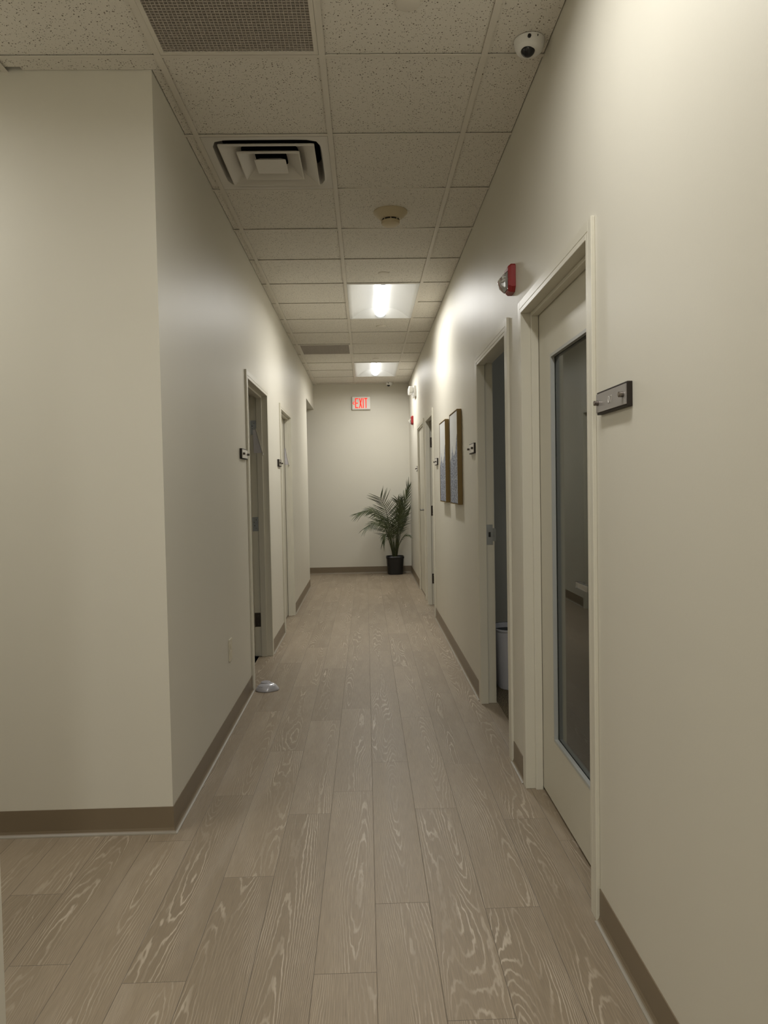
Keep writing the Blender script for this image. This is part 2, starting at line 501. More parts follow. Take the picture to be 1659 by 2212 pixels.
# ================================================================== WALLS
def wall_with_openings(name, x0, x1, segs, ops, label):
    """ops: (y0, y1, ztop) holes; the wall runs along Y"""
    m = MB()
    ya, yb = segs
    y = ya
    for (a, b, zt) in sorted(ops):
        if a > y: m.box((x0, y, 0), (x1, a, H + 0.1))
        m.box((x0, a, zt), (x1, b, H + 0.1))
        y = b
    if y < yb: m.box((x0, y, 0), (x1, yb, H + 0.1))
    o = m.build(name, M_WALL)
    return tag(o, label, 'wall', kind='structure')

J = 0.02   # rough opening margin behind the frames
D1 = (2.25, 3.19); D2 = (3.56, 4.474); D3 = (7.50, 8.29); D4 = (8.64, 9.55)
DA = (4.95, 5.905); DB = (6.885, 7.775)
wall_with_openings('wall_right', XR, XR + WTR, (YB, YE), [(a - J, b + J, ZT + J) for a, b in (D1, D2, D3, D4)],
                   'long beige painted wall on the right of the corridor')
wall_with_openings('wall_left', XL - WT, XL, (YC + WT, 10.04), [(a - J, b + J, ZT + J) for a, b in (DA, DB)],
                   'long beige painted wall on the left of the corridor')
m = MB().box((XL - WT, 10.04, 2.60), (XL, YE, H + 0.1))
tag(m.build('wall_left_header', M_WALL), 'beige lintel wall over the side passage at the far left', 'wall', kind='structure')
m = MB().box((-3.3, YC, 0), (XL, YC + WT, H + 0.1))
tag(m.build('wall_left_return', M_WALL), 'broad beige wall facing the camera at the left', 'wall', kind='structure')
m = MB().box((XL - WT, YB, 0), (XL, YN, H + 0.1)).box((-3.3, YN - WT, 0), (XL - WT, YN, H + 0.1))
tag(m.build('wall_left_near', M_WALL), 'sliver of beige wall at the bottom left edge', 'wall', kind='structure')
m = MB().box((-2.6, YE, 0), (XR + WT, YE + WT, H + 0.1))
tag(m.build('wall_end', M_WALL), 'beige wall closing the far end of the corridor', 'wall', kind='structure')
m = MB().box((XL - WT, YB - WT, 0), (XR + WT, YB, H + 0.1))
tag(m.build('wall_back', M_WALL), 'beige wall behind the photographer', 'wall', kind='structure')
m = MB().box((-3.42, YN, 0), (-3.3, YC, H + 0.1))
tag(m.build('wall_side_hall', M_WALL), 'beige end wall of the left side hall', 'wall', kind='structure')
m = MB().box((-2.6, 9.92, 0), (XL - WT, 10.04, H)).box((-2.72, 9.92, 0), (-2.6, YE + WT, H)).box((-2.6, 10.04, 2.9), (XL - WT, YE, 3.0))
tag(m.build('wall_side_passage', M_WALL), 'beige walls of the side passage at the far end', 'wall', kind='structure')

# rooms behind the open or glazed doors
def room(name, x0, x1, y0, y1, label, flr=True, skip=()):
    m = MB()
    t = 0.05
    if 'y0' not in skip: m.box((x0, y0 - t, 0), (x1, y0, H))
    if 'y1' not in skip: m.box((x0, y1, 0), (x1, y1 + t, H))
    far = x1 if x1 > 0 else x0
    m.box((far, y0 - t, 0), (far + (t if far > 0 else -t), y1 + t, H))
    m.box((x0, y0, 2.75), (x1, y1, 2.80))
    tag(m.build('wall_' + name, M_WALL), label, 'wall', kind='structure')
    if flr:
        near = x0 if x1 > 0 else x1
        k = 0.80 if x1 > 0 else XL - 0.10
        f = MB().box((min(k, far), y0, -0.02), (max(k, far), y1, 0.0 + 0.001 * 0))
        tag(f.build('floor_' + name, M_CARPET), 'speckled brown carpet in the ' + name.replace('_', ' '), 'carpet', kind='structure')
    b = MB()
    for (a, c) in (((x0, y1 - 0.008, 0), (x1, y1, 0.10)), ((x0, y0, 0), (x1, y0 + 0.008, 0.10))):
        b.box(a, c)
    tag(b.build('baseboard_' + name, M_BASE), 'dark taupe base in the ' + name.replace('_', ' '), 'baseboard', kind='structure')
room('glazed_room', XR + WTR, 3.4, 0.6, 3.31, 'unlit room walls behind the glazed door')
room('open_room', XR + WTR, 3.4, 3.43, 6.4, 'unlit room walls behind the open door on the right')
room('far_room', XR + WTR, 3.0, 6.9, 8.6, 'unlit room walls behind the far right open door')
room('left_room', -3.2, XL - WT, 3.05, 6.4, 'unlit room walls behind the near left door')

# added, unseen: framed glowing pane that brightens the open room from its far wall
wn = thing('fill_panel_1', 'added glowing fill panel, unseen, in the room behind the second right doorway', 'fill panel', (3.40, 5.0, 0.9), kind='structure')
MB().box((3.375, 4.4, 0.9), (3.385, 5.6, 2.1)).build('fill_panel_pane', emis('fill_glow', (0.75, 0.82, 0.9, 1), 0.75), wn)
fw = MB()
for p_, q_ in (((4.34, 0.84), (4.4, 2.16)), ((5.6, 0.84), (5.66, 2.16)), ((4.4, 0.84), (5.6, 0.9)), ((4.4, 2.1), (5.6, 2.16))):
    fw.box((3.36, p_[0], p_[1]), (3.40, q_[0], q_[1]))
fw.build('fill_panel_frame', M_TRIM, wn)

# ------------------------------------------------------------------ baseboards (cove profile)
def base_run(mb, caulk_glint, p, q, nrm, mit0=0.0, mit1=0.0):
    """rubber cove base from p to q (x, y) on a wall whose face looks along nrm"""
    p, q, nv = Vector((*p, 0)), Vector((*q, 0)), Vector((*nrm, 0))
    prof = [(0, 0.104), (0.003, 0.104), (0.0035, 0.020), (0.006, 0.010), (0.012, 0.004), (0.018, 0.0015), (0.018, 0), (0, 0)]
    d = (q - p).normalized()
    A = [p + nv * o + Vector((0, 0, z)) - d * mit0 * o for o, z in prof]
    B = [q + nv * o + Vector((0, 0, z)) + d * mit1 * o for o, z in prof]
    mb.hull([A, B])
    if caulk_glint is not None:
        c = [(0.0095, 0.0068), (0.0125, 0.0046), (0.0185, 0.0022), (0.0190, 0.0), (0.018, 0.0)]
        A = [p + nv * o + Vector((0, 0, z)) - d * mit0 * o for o, z in c]
        B = [q + nv * o + Vector((0, 0, z)) + d * mit1 * o for o, z in c]
        caulk_glint.hull([A, B])
def baseboard(name, runs, label):
    mb, ck = MB(), MB()
    for r in runs: base_run(mb, ck, *r)
    o = tag(mb.build(name, M_BASE), label, 'baseboard', kind='structure')
    ck.build('toe_strip', M_CAULK_GLINT, o)
CW = 0.055  # casing width
baseboard('baseboard_left', [((XL, YC), (XL, DA[0] - CW), (1, 0), 1, 0), ((XL, DA[1] + CW), (XL, DB[0] - CW), (1, 0)),
                             ((XL, DB[1] + CW), (XL, 10.04), (1, 0), 0, 1), ((-3.3, YC), (XL, YC), (0, -1), 0, 1)],
          'dark taupe rubber base along the left wall and round its corner')
baseboard('baseboard_right', [((XR, YB), (XR, D1[0] - CW), (-1, 0)), ((XR, D1[1] + CW), (XR, D2[0] - CW), (-1, 0)),
                              ((XR, D2[1] + CW), (XR, D3[0] - CW), (-1, 0)), ((XR, D4[1] + CW), (XR, YE), (-1, 0))],
          'dark taupe rubber base along the right wall')
baseboard('baseboard_end', [((-2.6, YE), (XR, YE), (0, -1)), ], 'dark taupe rubber base on the far end wall')
baseboard('baseboard_near', [((XL, YB), (XL, YN), (1, 0), 0, 1), ((-3.3, YN), (XL, YN), (0, 1), 0, 1)], 'dark taupe rubber base behind the near left corner')

# ================================================================== CEILING
cols = [(XL, G0), (G0, G0 + T), (G0 + T, G0 + 2 * T), (G0 + 2 * T, XR)]
lob = [(G0 - (i + 1) * T, G0 - i * T) for i in range(5)]
skip = {(2, 5), (2, 6), (2, 11), (2, 12), (2, -3), (2, -2), (2, -9), (2, -8), (1, -1), (1, 1), (1, 9)}
rnd = random.Random(3)
tm, gm = MB(), MB()
LIP, TH, BW = 0.0060, 0.016, 0.012   # tile above bar face, thickness, half bar width
def tile(xa, xb, ya, yb, sag=0.0, edge=(0, 0, 0, 0)):
    z = H + LIP
    a, b, c, d = xa + 0.003, xb - 0.003, ya + 0.003, yb - 0.003
    if not sag:
        tm.box((a, c, z), (b, d, z + TH)); return
    n = 6
    g = [[tm.bm.verts.new((a + (b - a) * i / n, c + (d - c) * j / n,
          z - sag * math.sin(math.pi * i / n) * (0.75 + 0.25 * math.sin(math.pi * j / n)))) for j in range(n + 1)] for i in range(n + 1)]
    for i in range(n):
        for j in range(n):
            tm.bm.faces.new((g[i][j], g[i][j + 1], g[i + 1][j + 1], g[i + 1][j]))
for ci, (xa, xb) in enumerate(cols):
    for k in range(-10, 15):
        ya, yb = Y0 + T * k, min(Y0 + T * (k + 1), YE)
        if (ci, k) in skip or ya >= YE: continue
        ya = max(ya, YB)
        if ci == 0:                      # the border strip stops at the side hall
            if ya < YC < yb: ya = YC
            if ya < YN < yb: yb = YN
            if YN <= ya and yb <= YC: continue
        tile(xa, xb, ya, yb, 0.006 if (ci, k) in ((2, 1), (2, 2), (2, 8)) else 0.0)
for (xa, xb) in lob:
    for k in range(-3, 1):
        if abs((xa + xb) / 2 - (G0 - 2.5 * T)) < 0.05 and k in (-2, -1): continue
        ya, yb = max(Y0 + T * k, YN), min(Y0 + T * (k + 1), YC)
        if yb <= ya: continue
        if k == 0 and xb > -0.75:        # nicked corner against the wall
            tile(xa + 0.065, xb, ya, yb); tile(xa, xa + 0.071, ya, yb - 0.022)
        else: tile(max(xa, -3.3), xb, ya, yb)
ceil = tag(tm.build('ceiling', M_TILE, weld=False), 'speckled lay-in acoustic ceiling tiles', 'ceiling', kind='structure')
# T-bars: face 24 mm wide with a web above
def bar(a, b):
    gm.box((a[0], a[1], H), (b[0], b[1], H + 0.0025))
for x in (G0, G0 + T, G0 + 2 * T):
    bar((x - BW, YB), (x + BW, YE))
for k in range(-9, 15):
    y = Y0 + T * k
    if y < YE:
        for ci, (xa, xb) in enumerate(cols):
            if (ci, k) in skip and (ci, k - 1) in skip: continue
            if ci == 0 and YN < y < YC: continue
            if ci == 0: bar((xa + 0.0, y - BW * 0.7), (xb - BW, y + BW * 0.7))
            elif ci == 3: bar((xa + BW, y - BW * 0.7), (xb, y + BW * 0.7))
            else: bar((xa + BW, y - BW * 0.7), (xb - BW, y + BW * 0.7))
for (xa, xb) in lob:
    bar((max(xa, -3.3) - BW, YN), (max(xa, -3.3) + BW, YC))
    for k in (-2, -1, 0):
        if k == -1 and abs((xa + xb) / 2 - (G0 - 2.5 * T)) < 0.05: continue
        bar((max(xa, -3.3) + BW, Y0 + T * k - BW * 0.7), (xb - BW, Y0 + T * k + BW * 0.7))
tag(gm.build('trim_1', M_TBAR, weld=False), 'beige metal grid carrying the ceiling tiles', 'ceiling grid', kind='structure')
# slab above, closes the void
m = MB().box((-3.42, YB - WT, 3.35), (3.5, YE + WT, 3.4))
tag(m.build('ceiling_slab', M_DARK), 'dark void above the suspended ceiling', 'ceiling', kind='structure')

# ------------------------------------------------------------------ troffers
def make_troffer(loc, label):
    t = thing('recessed_troffer_light', label, 'ceiling light', loc, 'recessed LED troffers along the corridor ceiling')
    L2, W2 = T - 0.013, T / 2 - 0.013      # half length, half width
    cx, cy, cz = loc
    N_ = 10
    # curved reflector from the side lip up to the lamp housing
    def prof(s):
        pts = [(s * W2, 0.0), (s * (W2 - 0.012), 0.0)]
        for i in range(N_ + 1):
            u = i / N_
            pts.append((s * (W2 - 0.012 - (W2 - 0.012 - 0.075) * u), 0.085 * math.sin(u * math.pi / 2)))
        return pts
    yi = L2 - 0.06
    r = MB()
    for s in (1, -1):
        P = prof(s)
        r.hull([[(cx + x, cy - L2, cz + z) for x, z in P], [(cx + x, cy + L2, cz + z) for x, z in P]], cap=False, closed=False)
    r.poly([(cx - 0.075, cy - L2, cz + 0.085), (cx + 0.075, cy - L2, cz + 0.085), (cx + 0.075, cy + L2, cz + 0.085), (cx - 0.075, cy + L2, cz + 0.085)])
    r.build('reflector', M_REFL, t, smooth=True)
    # sloped end plates
    for s in (-1, 1):
        e = MB()
        y0, y1 = cy + s * L2, cy + s * (L2 - 0.075)
        e.hull([[(cx - W2, y0, cz), (cx + W2, y0, cz), (cx + W2, y0 + s * 0.0, cz + 0.1), (cx - W2, y0, cz + 0.1)],
                [(cx - W2, y0 - s * 0.012, cz), (cx + W2, y0 - s * 0.012, cz), (cx + W2 * .5, y1, cz + 0.088), (cx - W2 * .5, y1, cz + 0.088)]])
        e.build('end_plate', M_REFL, t)
    # lamp lens: rounded trough hanging down to the ceiling plane
    l = MB()
    ring = []
    for i in range(13):
        a = math.pi * i / 12
        ring.append((0.062 * math.cos(a), 0.088 - 0.080 * math.sin(a) ** 0.8))
    ye = L2 - 0.035
    rings = []
    for yy, k in ((-ye, 0.86), (-ye + 0.012, 1.0), (ye - 0.012, 1.0), (ye, 0.86)):
        rings.append([(cx + x * k, cy + yy, cz + 0.088 - (0.088 - z) * k) for x, z in ring])
    l.hull(rings)
    l.build('lens', M_LENS, t, smooth=True)
    for s in (-1, 1):
        c = MB()
        pts = [(cx + 0.066 * math.cos(math.pi * i / 12), cy + s * (ye + 0.004), cz + 0.088 - 0.085 * math.sin(math.pi * i / 12) ** 0.8) for i in range(13)]
        c.tube(pts, 0.003, 6)
        c.build('lens_end_clip', M_STEEL, t)
    ld = bpy.data.lights.new('lamp', 'AREA')
    ld.shape = 'RECTANGLE'; ld.size = 0.11; ld.size_y = 1.12
    ld.spread = math.radians(168)
    ld.energy = LAMP_WATTS[0]; ld.color = LENS_COL[:3]
    lo = bpy.data.objects.new('lamp', ld); COL.objects.link(lo)
    lo.parent = t; lo.location = (0, 0, 0.003)
    return t
TX = G0 + 1.5 * T
tr = make_troffer((TX, Y0 + T * 6, H), 'lit recessed ceiling light, the larger and nearer one above the paintings')
dup(tr, (TX, Y0 + T * 12, H), 'lit recessed ceiling light, the smaller one before the end wall and exit sign')
for i, (p, lb) in enumerate((((TX, Y0 - T * 2, H), 'recessed ceiling light above the photographer, out of view'),
                             ((TX, Y0 - T * 8, H), 'recessed fill light added at the back of the hall, out of view'),
                             ((G0 - 2.5 * T, Y0 - T, H), 'recessed fill light added in the left side hall, out of view'))):
    c = dup(tr, p, lb)  # back and side hall troffers are added unseen to lift the ambient light
    for ch in [x for x in bpy.data.objects if x.parent == c and x.type == 'LIGHT']:
        ch.data = ch.data.copy(); ch.data.energy = LAMP_WATTS[i + 1]

# ------------------------------------------------------------------ eggcrate return grilles
def make_grille(loc, label):
    t = thing('return_air_grille', label, 'air vent', loc, 'eggcrate return air grilles')
    cx, cy, cz = loc
    a = T / 2 - 0.013
    f = MB()
    w_ = 0.016
    for (x0, x1, y0, y1) in ((-a, a, -a, -a + w_), (-a, a, a - w_, a), (-a, -a + w_, -a + w_, a - w_), (a - w_, a, -a + w_, a - w_)):
        f.box((cx + x0, cy + y0, cz - 0.001), (cx + x1, cy + y1, cz + 0.012))
    f.build('frame', M_TBAR, t)
    g = MB()
    n = 38
    b = a - w_
    for i in range(1, n):
        p = -b + 2 * b * i / n
        g.box((cx + p - 0.0011, cy - b, cz + 0.001), (cx + p + 0.0011, cy + b, cz + 0.013))
        g.box((cx - b, cy + p - 0.0011, cz + 0.001), (cx + b, cy + p + 0.0011, cz + 0.013))
    g.build('eggcrate_core', M_GRIDDARK, t, weld=False)
    d = MB()
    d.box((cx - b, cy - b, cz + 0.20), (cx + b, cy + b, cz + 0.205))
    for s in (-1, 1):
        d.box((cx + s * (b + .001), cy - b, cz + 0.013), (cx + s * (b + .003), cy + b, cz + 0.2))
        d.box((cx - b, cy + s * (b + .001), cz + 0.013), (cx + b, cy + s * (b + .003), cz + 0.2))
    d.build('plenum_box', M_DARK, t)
    return t
GX = G0 + 0.5 * T
gr = make_grille((GX, Y0 - T * 0.5, H), 'large eggcrate return grille at the top edge of the photo')
dup(gr, (GX, Y0 + T * 9.5, H), 'dark return grille far down the corridor, left of the ceiling lights')

# ------------------------------------------------------------------ stepped cone diffuser
def make_diffuser(loc):
    t = thing('supply_air_diffuser', 'square stepped supply diffuser with three nested cones, left of the smoke detector', 'air vent', loc)
    cx, cy, cz = loc
    def sq(r, z): return [(cx - r, cy - r, cz + z), (cx + r, cy - r, cz + z), (cx + r, cy + r, cz + z), (cx - r, cy + r, cz + z)]
    a = T / 2 - 0.013
    def rsq(r, z, n=32):
        out = []
        for i in range(n):
            th = 2 * math.pi * (i + 0.5) / n
            c_, s_ = math.cos(th), math.sin(th)
            k = (abs(c_) ** 9 + abs(s_) ** 9) ** (-1 / 9)
            out.append((cx + r * c_ * k, cy + r * s_ * k, cz + z))
        return out
    def sqn(r, z, n=32):
        out = []
        for i in range(n):
            th = 2 * math.pi * (i + 0.5) / n
            # n points spread evenly over the square, corners included
            q = (i + 4) % n / n * 4
            e, u = int(q) % 4, (q % 1) * 2 - 1
            x, y = ((1, u), (-u, 1), (-1, -u), (u, -1))[e]
            out.append((cx + r * x, cy + r * y, cz + z))
        return out
    def rnd_(r, z, n=32, p=9):
        out = []
        for (x, y, zz) in sqn(1, 0, n):
            x -= cx; y -= cy
            d = (abs(x) ** p + abs(y) ** p) ** (1 / p)
            out.append((cx + r * x / d, cy + r * y / d, cz + z))
        return out
    p = MB()
    p.hull([sqn(a, 0.005), sqn(a, 0.0), rnd_(0.266, -0.001), rnd_(0.256, 0.004), rnd_(0.248, 0.03), rnd_(0.243, 0.075), rnd_(0.241, 0.11)], cap=False)
    p.build('face_panel', M_WHITEMETAL, t, smooth=True)
    for i, (ro, ri, hh) in enumerate(((0.226, 0.140, 0.040), (0.150, 0.078, 0.034))):
        c = MB()
        c.hull([sqn(ro, 0.0), sqn(ro, -0.009), sqn(ro - 0.005, -0.009), sqn(ri + 0.03, hh * 0.45), rnd_(ri, hh, p=6), rnd_(ri + 0.003, hh + 0.003, p=6), sqn(ro - 0.02, 0.012), sqn(ro, 0.0)], cap=False)
        c.build('outer_cone' if i == 0 else 'middle_cone', M_WHITEMETAL, t, smooth=False)
    c = MB()
    c.hull([sqn(0.076, -0.009), sqn(0.076, -0.006), sqn(0.05, 0.012)])
    c.build('centre_plate', M_WHITEMETAL, t)
    s = MB().lathe([(0.004, -0.008), (0.004, -0.006)], (cx, cy - 0.035, cz), n=10)
    s.build('screw', M_BLACKP, t)
    d = MB().hull([rnd_(0.242, 0.108), rnd_(0.30, 0.16), rnd_(0.30, 0.24), rnd_(0.01, 0.241)], cap=False)
    d.build('duct_neck', M_DARK, t)
make_diffuser((GX, Y0 + T * 1.5, H))

# ------------------------------------------------------------------ small ceiling devices
def round_thing(name, label, cat, loc, parts, group=None):
    t = thing(name, label, cat, loc, group)
    return t
t = thing('smoke_detector', 'aged cream smoke detector with a dark slotted ring on the ceiling', 'smoke detector', (0.177, 4.33, H))
ZL = H
MB().lathe([(0.100, 0.005), (0.100, -0.006), (0.094, -0.012), (0.066, -0.040), (0.060, -0.044), (0.045, -0.045)], (0.177, 4.33, ZL), n=40).build('base', M_SMOKE, t, smooth=True)
MB().lathe([(0.050, -0.044), (0.050, -0.054)], (0.177, 4.33, ZL), n=40).build('vent_ring', M_BLACKP, t, smooth=True)
MB().lathe([(0.053, -0.054), (0.055, -0.058), (0.052, -0.072), (0.044, -0.077), (0.0, -0.078)], (0.177, 4.33, ZL), n=40, cap=False).build('sensing_cap', M_SMOKE, t, smooth=True)
rb = MB()
for i in range(8):
    a = 2 * math.pi * i / 8 - math.pi / 2
    c = (0.177 + 0.051 * math.cos(a), 4.33 + 0.051 * math.sin(a))
    rb.box((c[0] - 0.0025, c[1] - 0.0025, ZL - 0.055), (c[0] + 0.0025, c[1] + 0.0025, ZL - 0.043))
rb.build('spacer_rib', M_SMOKE, t)['kind'] = 'stuff'

def dome_camera(loc, label, scale=1.0, yaw=0.0):
    t = thing('dome_security_camera', label, 'security camera', loc, 'dome security cameras on the ceiling')
    cx, cy, cz = loc
    MB().lathe([(0.056, 0.0), (0.056, -0.006), (0.054, -0.010), (0.052, -0.024), (0.046, -0.036), (0.036, -0.043), (0.020, -0.045), (0.0, -0.0455)], loc, n=40, cap=False).build('housing', M_WPLAST, t, smooth=True)
    # dark lens ball looking toward the camera side
    b = MB()
    bmesh.ops.create_uvsphere(b.bm, u_segments=24, v_segments=16, radius=0.027, matrix=Matrix.Translation((cx - 0.008, cy - 0.012, cz - 0.036)))
    lb = b.build('lens_dome', M_DOMEBLK, t, smooth=True)
    MB().lathe([(0.0065, 0), (0.0065, 0.006)], (cx - 0.012, cy - 0.0585, cz - 0.014), axis='y', n=16).build('infrared_window', M_BLACKP, t, smooth=True)
    MB().box((cx + 0.018, cy - 0.055, cz - 0.012), (cx + 0.0205, cy - 0.050, cz - 0.007)).build('microphone_hole', M_BLACKP, t)
    return t
dc = dome_camera((0.63, 2.70, H + 0.004), 'white dome camera near the top right, close to the right wall')
dup(dc, (0.395, 11.36, H + 0.004), 'small white dome camera on the ceiling before the end wall')

sc = tag(MB().lathe([(0.0, -0.007), (0.030, -0.0065), (0.036, -0.004), (0.037, 0.001)], (0.172, 2.475, H + LIP), n=32, cap=False).build(
    'sprinkler_cover', M_TBAR, None, (0.172, 2.475, H + LIP), smooth=True),
    'round sprinkler cover plate cut by the top edge of the photo', 'sprinkler cover', 'round concealed sprinkler covers')
sc.location = (0.172, 2.488, H + LIP); sc.scale = (1.15, 1.15, 1.2)
dup(sc, (0.169, 5.57, H + LIP), 'small round sprinkler cover just before the nearer ceiling light')
dup(sc, (0.161, 9.24, H + LIP), 'small round sprinkler cover just before the far ceiling light')
o = dup(sc, (0.19, 7.38, H + LIP), 'wider domed cover plate just beyond the nearer ceiling light')
o.scale = (1.45, 1.45, 2.2)

# ================================================================== DOORS
def door(n, side, span, label, leaf=None, lite=None, lever=None, hinges=None, strike=None, stop=(0.033, 0.078), gap=0.004):
    """side +1 right wall, -1 left wall; leaf None / 'closed' / (hinge_at, angle)"""
    X0 = XR if side > 0 else XL
    X = lambda d: X0 + side * d
    yn, yf = span
    t = thing('door_%d' % n, label, 'door', (X0, (yn + yf) / 2, 0), kind='structure')
    f = MB()
    wt = WTR if side > 0 else WT
    P, B2 = -0.013, wt + 0.013
    # jambs and head (hollow metal frame), casing returns both sides
    f.box((X(P), yn - J, 0), (X(B2), yn, ZT + J))
    f.box((X(P), yf, 0), (X(B2), yf + J, ZT + J))
    f.box((X(P), yn, ZT), (X(B2), yf, ZT + J))
    for (d0, d1) in ((P, 0.0), (wt, B2)):
        f.box((X(d0), yn - CW, 0), (X(d1), yn - J, ZT + CW))
        f.box((X(d0), yf + J, 0), (X(d1), yf + CW, ZT + CW))
        f.box((X(d0), yn - J, ZT + J), (X(d1), yf + J, ZT + CW))
    # stops
    s0, s1, sw = stop[0], stop[1], 0.016
    f.box((X(s0), yn, 0), (X(s1), yn + sw, ZT))
    f.box((X(s0), yf - sw, 0), (X(s1), yf, ZT))
    f.box((X(s0), yn + sw, ZT - sw), (X(s1), yf - sw, ZT))
    f.build('frame', M_TRIM, t, weld=False, bevel=0.0015, seg=1)
    d0, d1 = s1 + 0.002, s1 + 0.044
    lf = None
    z0, z1 = 0.014, ZT - 0.003
    if leaf == 'closed':
        ya, yb = yn + 0.003, yf - gap - sw * (gap > 0.006)
        m = MB()
        if lite:
            la, lb, lz0, lz1 = lite
            m.box((X(d0), ya, z0), (X(d1), yb, lz0))
            m.box((X(d0), ya, lz1), (X(d1), yb, z1))
            m.box((X(d0), ya, lz0), (X(d1), la, lz1))
            m.box((X(d0), lb, lz0), (X(d1), yb, lz1))
            lf = m.build('leaf', M_DOOR, t)
            k = MB(); w_ = 0.012
            for (a, b) in ((d0 - 0.0015, d0 + 0.014), (d1 - 0.014, d1 + 0.0015)):
                k.box((X(a), la, lz0), (X(b), lb, lz0 + w_)); k.box((X(a), la, lz1 - w_), (X(b), lb, lz1))
                k.box((X(a), la, lz0 + w_), (X(b), la + w_, lz1 - w_)); k.box((X(a), lb - w_, lz0 + w_), (X(b), lb, lz1 - w_))
            k.build('glazing_bead', M_STOPMETAL, lf)
            MB().box((X(d0 + 0.016), la + 0.001, lz0 + 0.001), (X(d0 + 0.022), lb - 0.001, lz1 - 0.001)).build('glass_pane', M_GLASS, lf)
        else:
            lf = m.box((X(d0), ya, z0), (X(d1), yb, z1)).build('leaf', M_DOOR, t)
    elif leaf:
        at = leaf[0]
        wdt = (yf - yn) - 0.006
        m = MB()
        if at == 'far': m.box((X(d1 + 0.006), yf - 0.046, z0), (X(d1 + wdt), yf - 0.002, z1))
        else: m.box((X(d1 + 0.006), yn + 0.002, z0), (X(d1 + wdt), yn + 0.046, z1))
        lf = m.build('leaf', M_DOOR, t)
    if lever:
        ly, dirn = lever
        h = MB()
        z = 1.02 if n == 1 else 1.077
        h.lathe([(0.030, 0), (0.030, -0.008), (0.026, -0.010)], (X(d0), ly, z), axis='x', n=24) if side > 0 else h.lathe([(0.030, 0), (0.030, 0.008), (0.026, 0.010)], (X(d0), ly, z), axis='x', n=24)
        h.tube([(X(d0 - 0.005), ly, z), (X(d0 - 0.052), ly, z)], 0.010, 12)
        h.box((X(d0 - 0.062), ly - 0.012 if dirn > 0 else ly + 0.012, z - 0.010), (X(d0 - 0.046), ly + dirn * 0.115, z + 0.010))
        h.box((X(d0 - 0.062), ly + dirn * 0.103, z - 0.010), (X(d0 - 0.030), ly + dirn * 0.115, z + 0.010))
        h.build('lever_handle', M_LEVER, lf, bevel=0.002)
    if hinges:
        hy = yf if hinges == 'far' else yn
        s = -1 if hinges == 'far' else 1
        for z in (0.30, 1.08, 1.86):
            q = MB()
            q.box((X(d0 + .001), hy, z - 0.057), (X(d1), hy + s * 0.0035, z + 0.057))
            q.tube([(X(d1 + .004), hy + s * 0.008, z - 0.057), (X(d1 + .004), hy + s * 0.008, z + 0.057)], 0.007, 10)
            hg = q.build('hinge', M_DSTEEL if z < 0.5 or n == 3 else M_STEEL, t, weld=False)
            q = MB()
            for dz in (-0.035, -0.012, 0.012, 0.035):
                dd = 0.095 if dz * 1000 % 2 > 1 else 0.115
                q.lathe([(0.004, 0), (0.004, s * 0.001)], (X(d0 + (0.018 if abs(dz) > 0.02 else 0.032)), hy + s * 0.0035, z + dz), axis='y', n=8)
            q.build('screw', M_CHROME, hg)['kind'] = 'stuff'
    if strike:
        hy = yf if strike == 'far' else yn
        s = -1 if strike == 'far' else 1
        z = 1.055
        q = MB()
        q.box((X(d0), hy, z - 0.062), (X(d0 + .038), hy + s * 0.003, z + 0.062))
        q.box((X(d0 + .038), hy + s * 0.001, z - 0.040), (X(d0 + .058), hy + s * 0.004, z + 0.040))
        st = q.build('strike_plate', M_STEEL, t, weld=False)
        MB().box((X(d0 + .012), hy + s * 0.0031, z - 0.014), (X(d0 + .026), hy + s * 0.0040, z + 0.016)).build('latch_hole', M_BLACKP, st)
    return t

door(1, 1, D1, 'closed beige door with tall glass panel, nearest on the right', 'closed',
     lite=(2.44, 2.985, 0.285, 1.895), lever=(2.325, 1), stop=(0.030, 0.062))
door(2, 1, D2, 'open doorway with a white waste bin inside, second on the right', ('near', 90), strike='far', stop=(-0.012, 0.036))
door(3, 1, D3, 'open doorway just beyond the two paintings', ('far', 90), hinges='far', stop=(-0.012, 0.036))
door(4, 1, D4, 'closed beige door with chrome lever at the far right', 'closed', lever=(8.70, 1), stop=(-0.004, 0.008))
door(5, -1, DA, 'open doorway nearest on the left wall', ('far', 90), hinges='far')
door(6, -1, DB, 'closed beige door second on the left wall', 'closed', stop=(0.02, 0.060), gap=0.012)

# slanted status flags on the door frames of the left wall
def status_flag(x, y, z, label, s=1.0):
    t = thing('status_flag', label, 'door flag', (x, y, z), 'grey status flags on the left door frames')
    p = MB()
    # sheet whose front edge slopes down and out to the corridor
    L_ = [(x - 0.058, y, z + 0.095), (x - 0.032, y, z + 0.100), (x + 0.013, y, z - 0.090), (x - 0.055, y, z - 0.090)]
    p.prism(L_, (0, -0.003, 0))
    p.build('flag_sheet', M_FLAG, t)
    MB().tube([(x - 0.036, y - 0.004, z + 0.105), (x - 0.018, y - 0.006, z + 0.03), (x + 0.016, y - 0.006, z - 0.098)], 0.0035, 8).build('metal_rod', M_CHROME, t, smooth=True)
    MB().lathe([(0.0, 0), (0.006, 0.002), (0.0075, 0.008), (0.006, 0.014), (0, 0.016)], (x + 0.016, y - 0.006, z - 0.110), n=14, cap=False).build('knob', M_CHROME, t, smooth=True)
    return t
fl = status_flag(XL - 0.046, DA[1] - 0.0165, 1.745, 'grey slanted status flag in the nearest left doorway frame')
fl2 = dup(fl, (XL - 0.026, DB[1] - 0.0165, 1.70), 'small grey status flag in the second left doorway frame')
fl2.scale = (0.6, 1, 0.9)

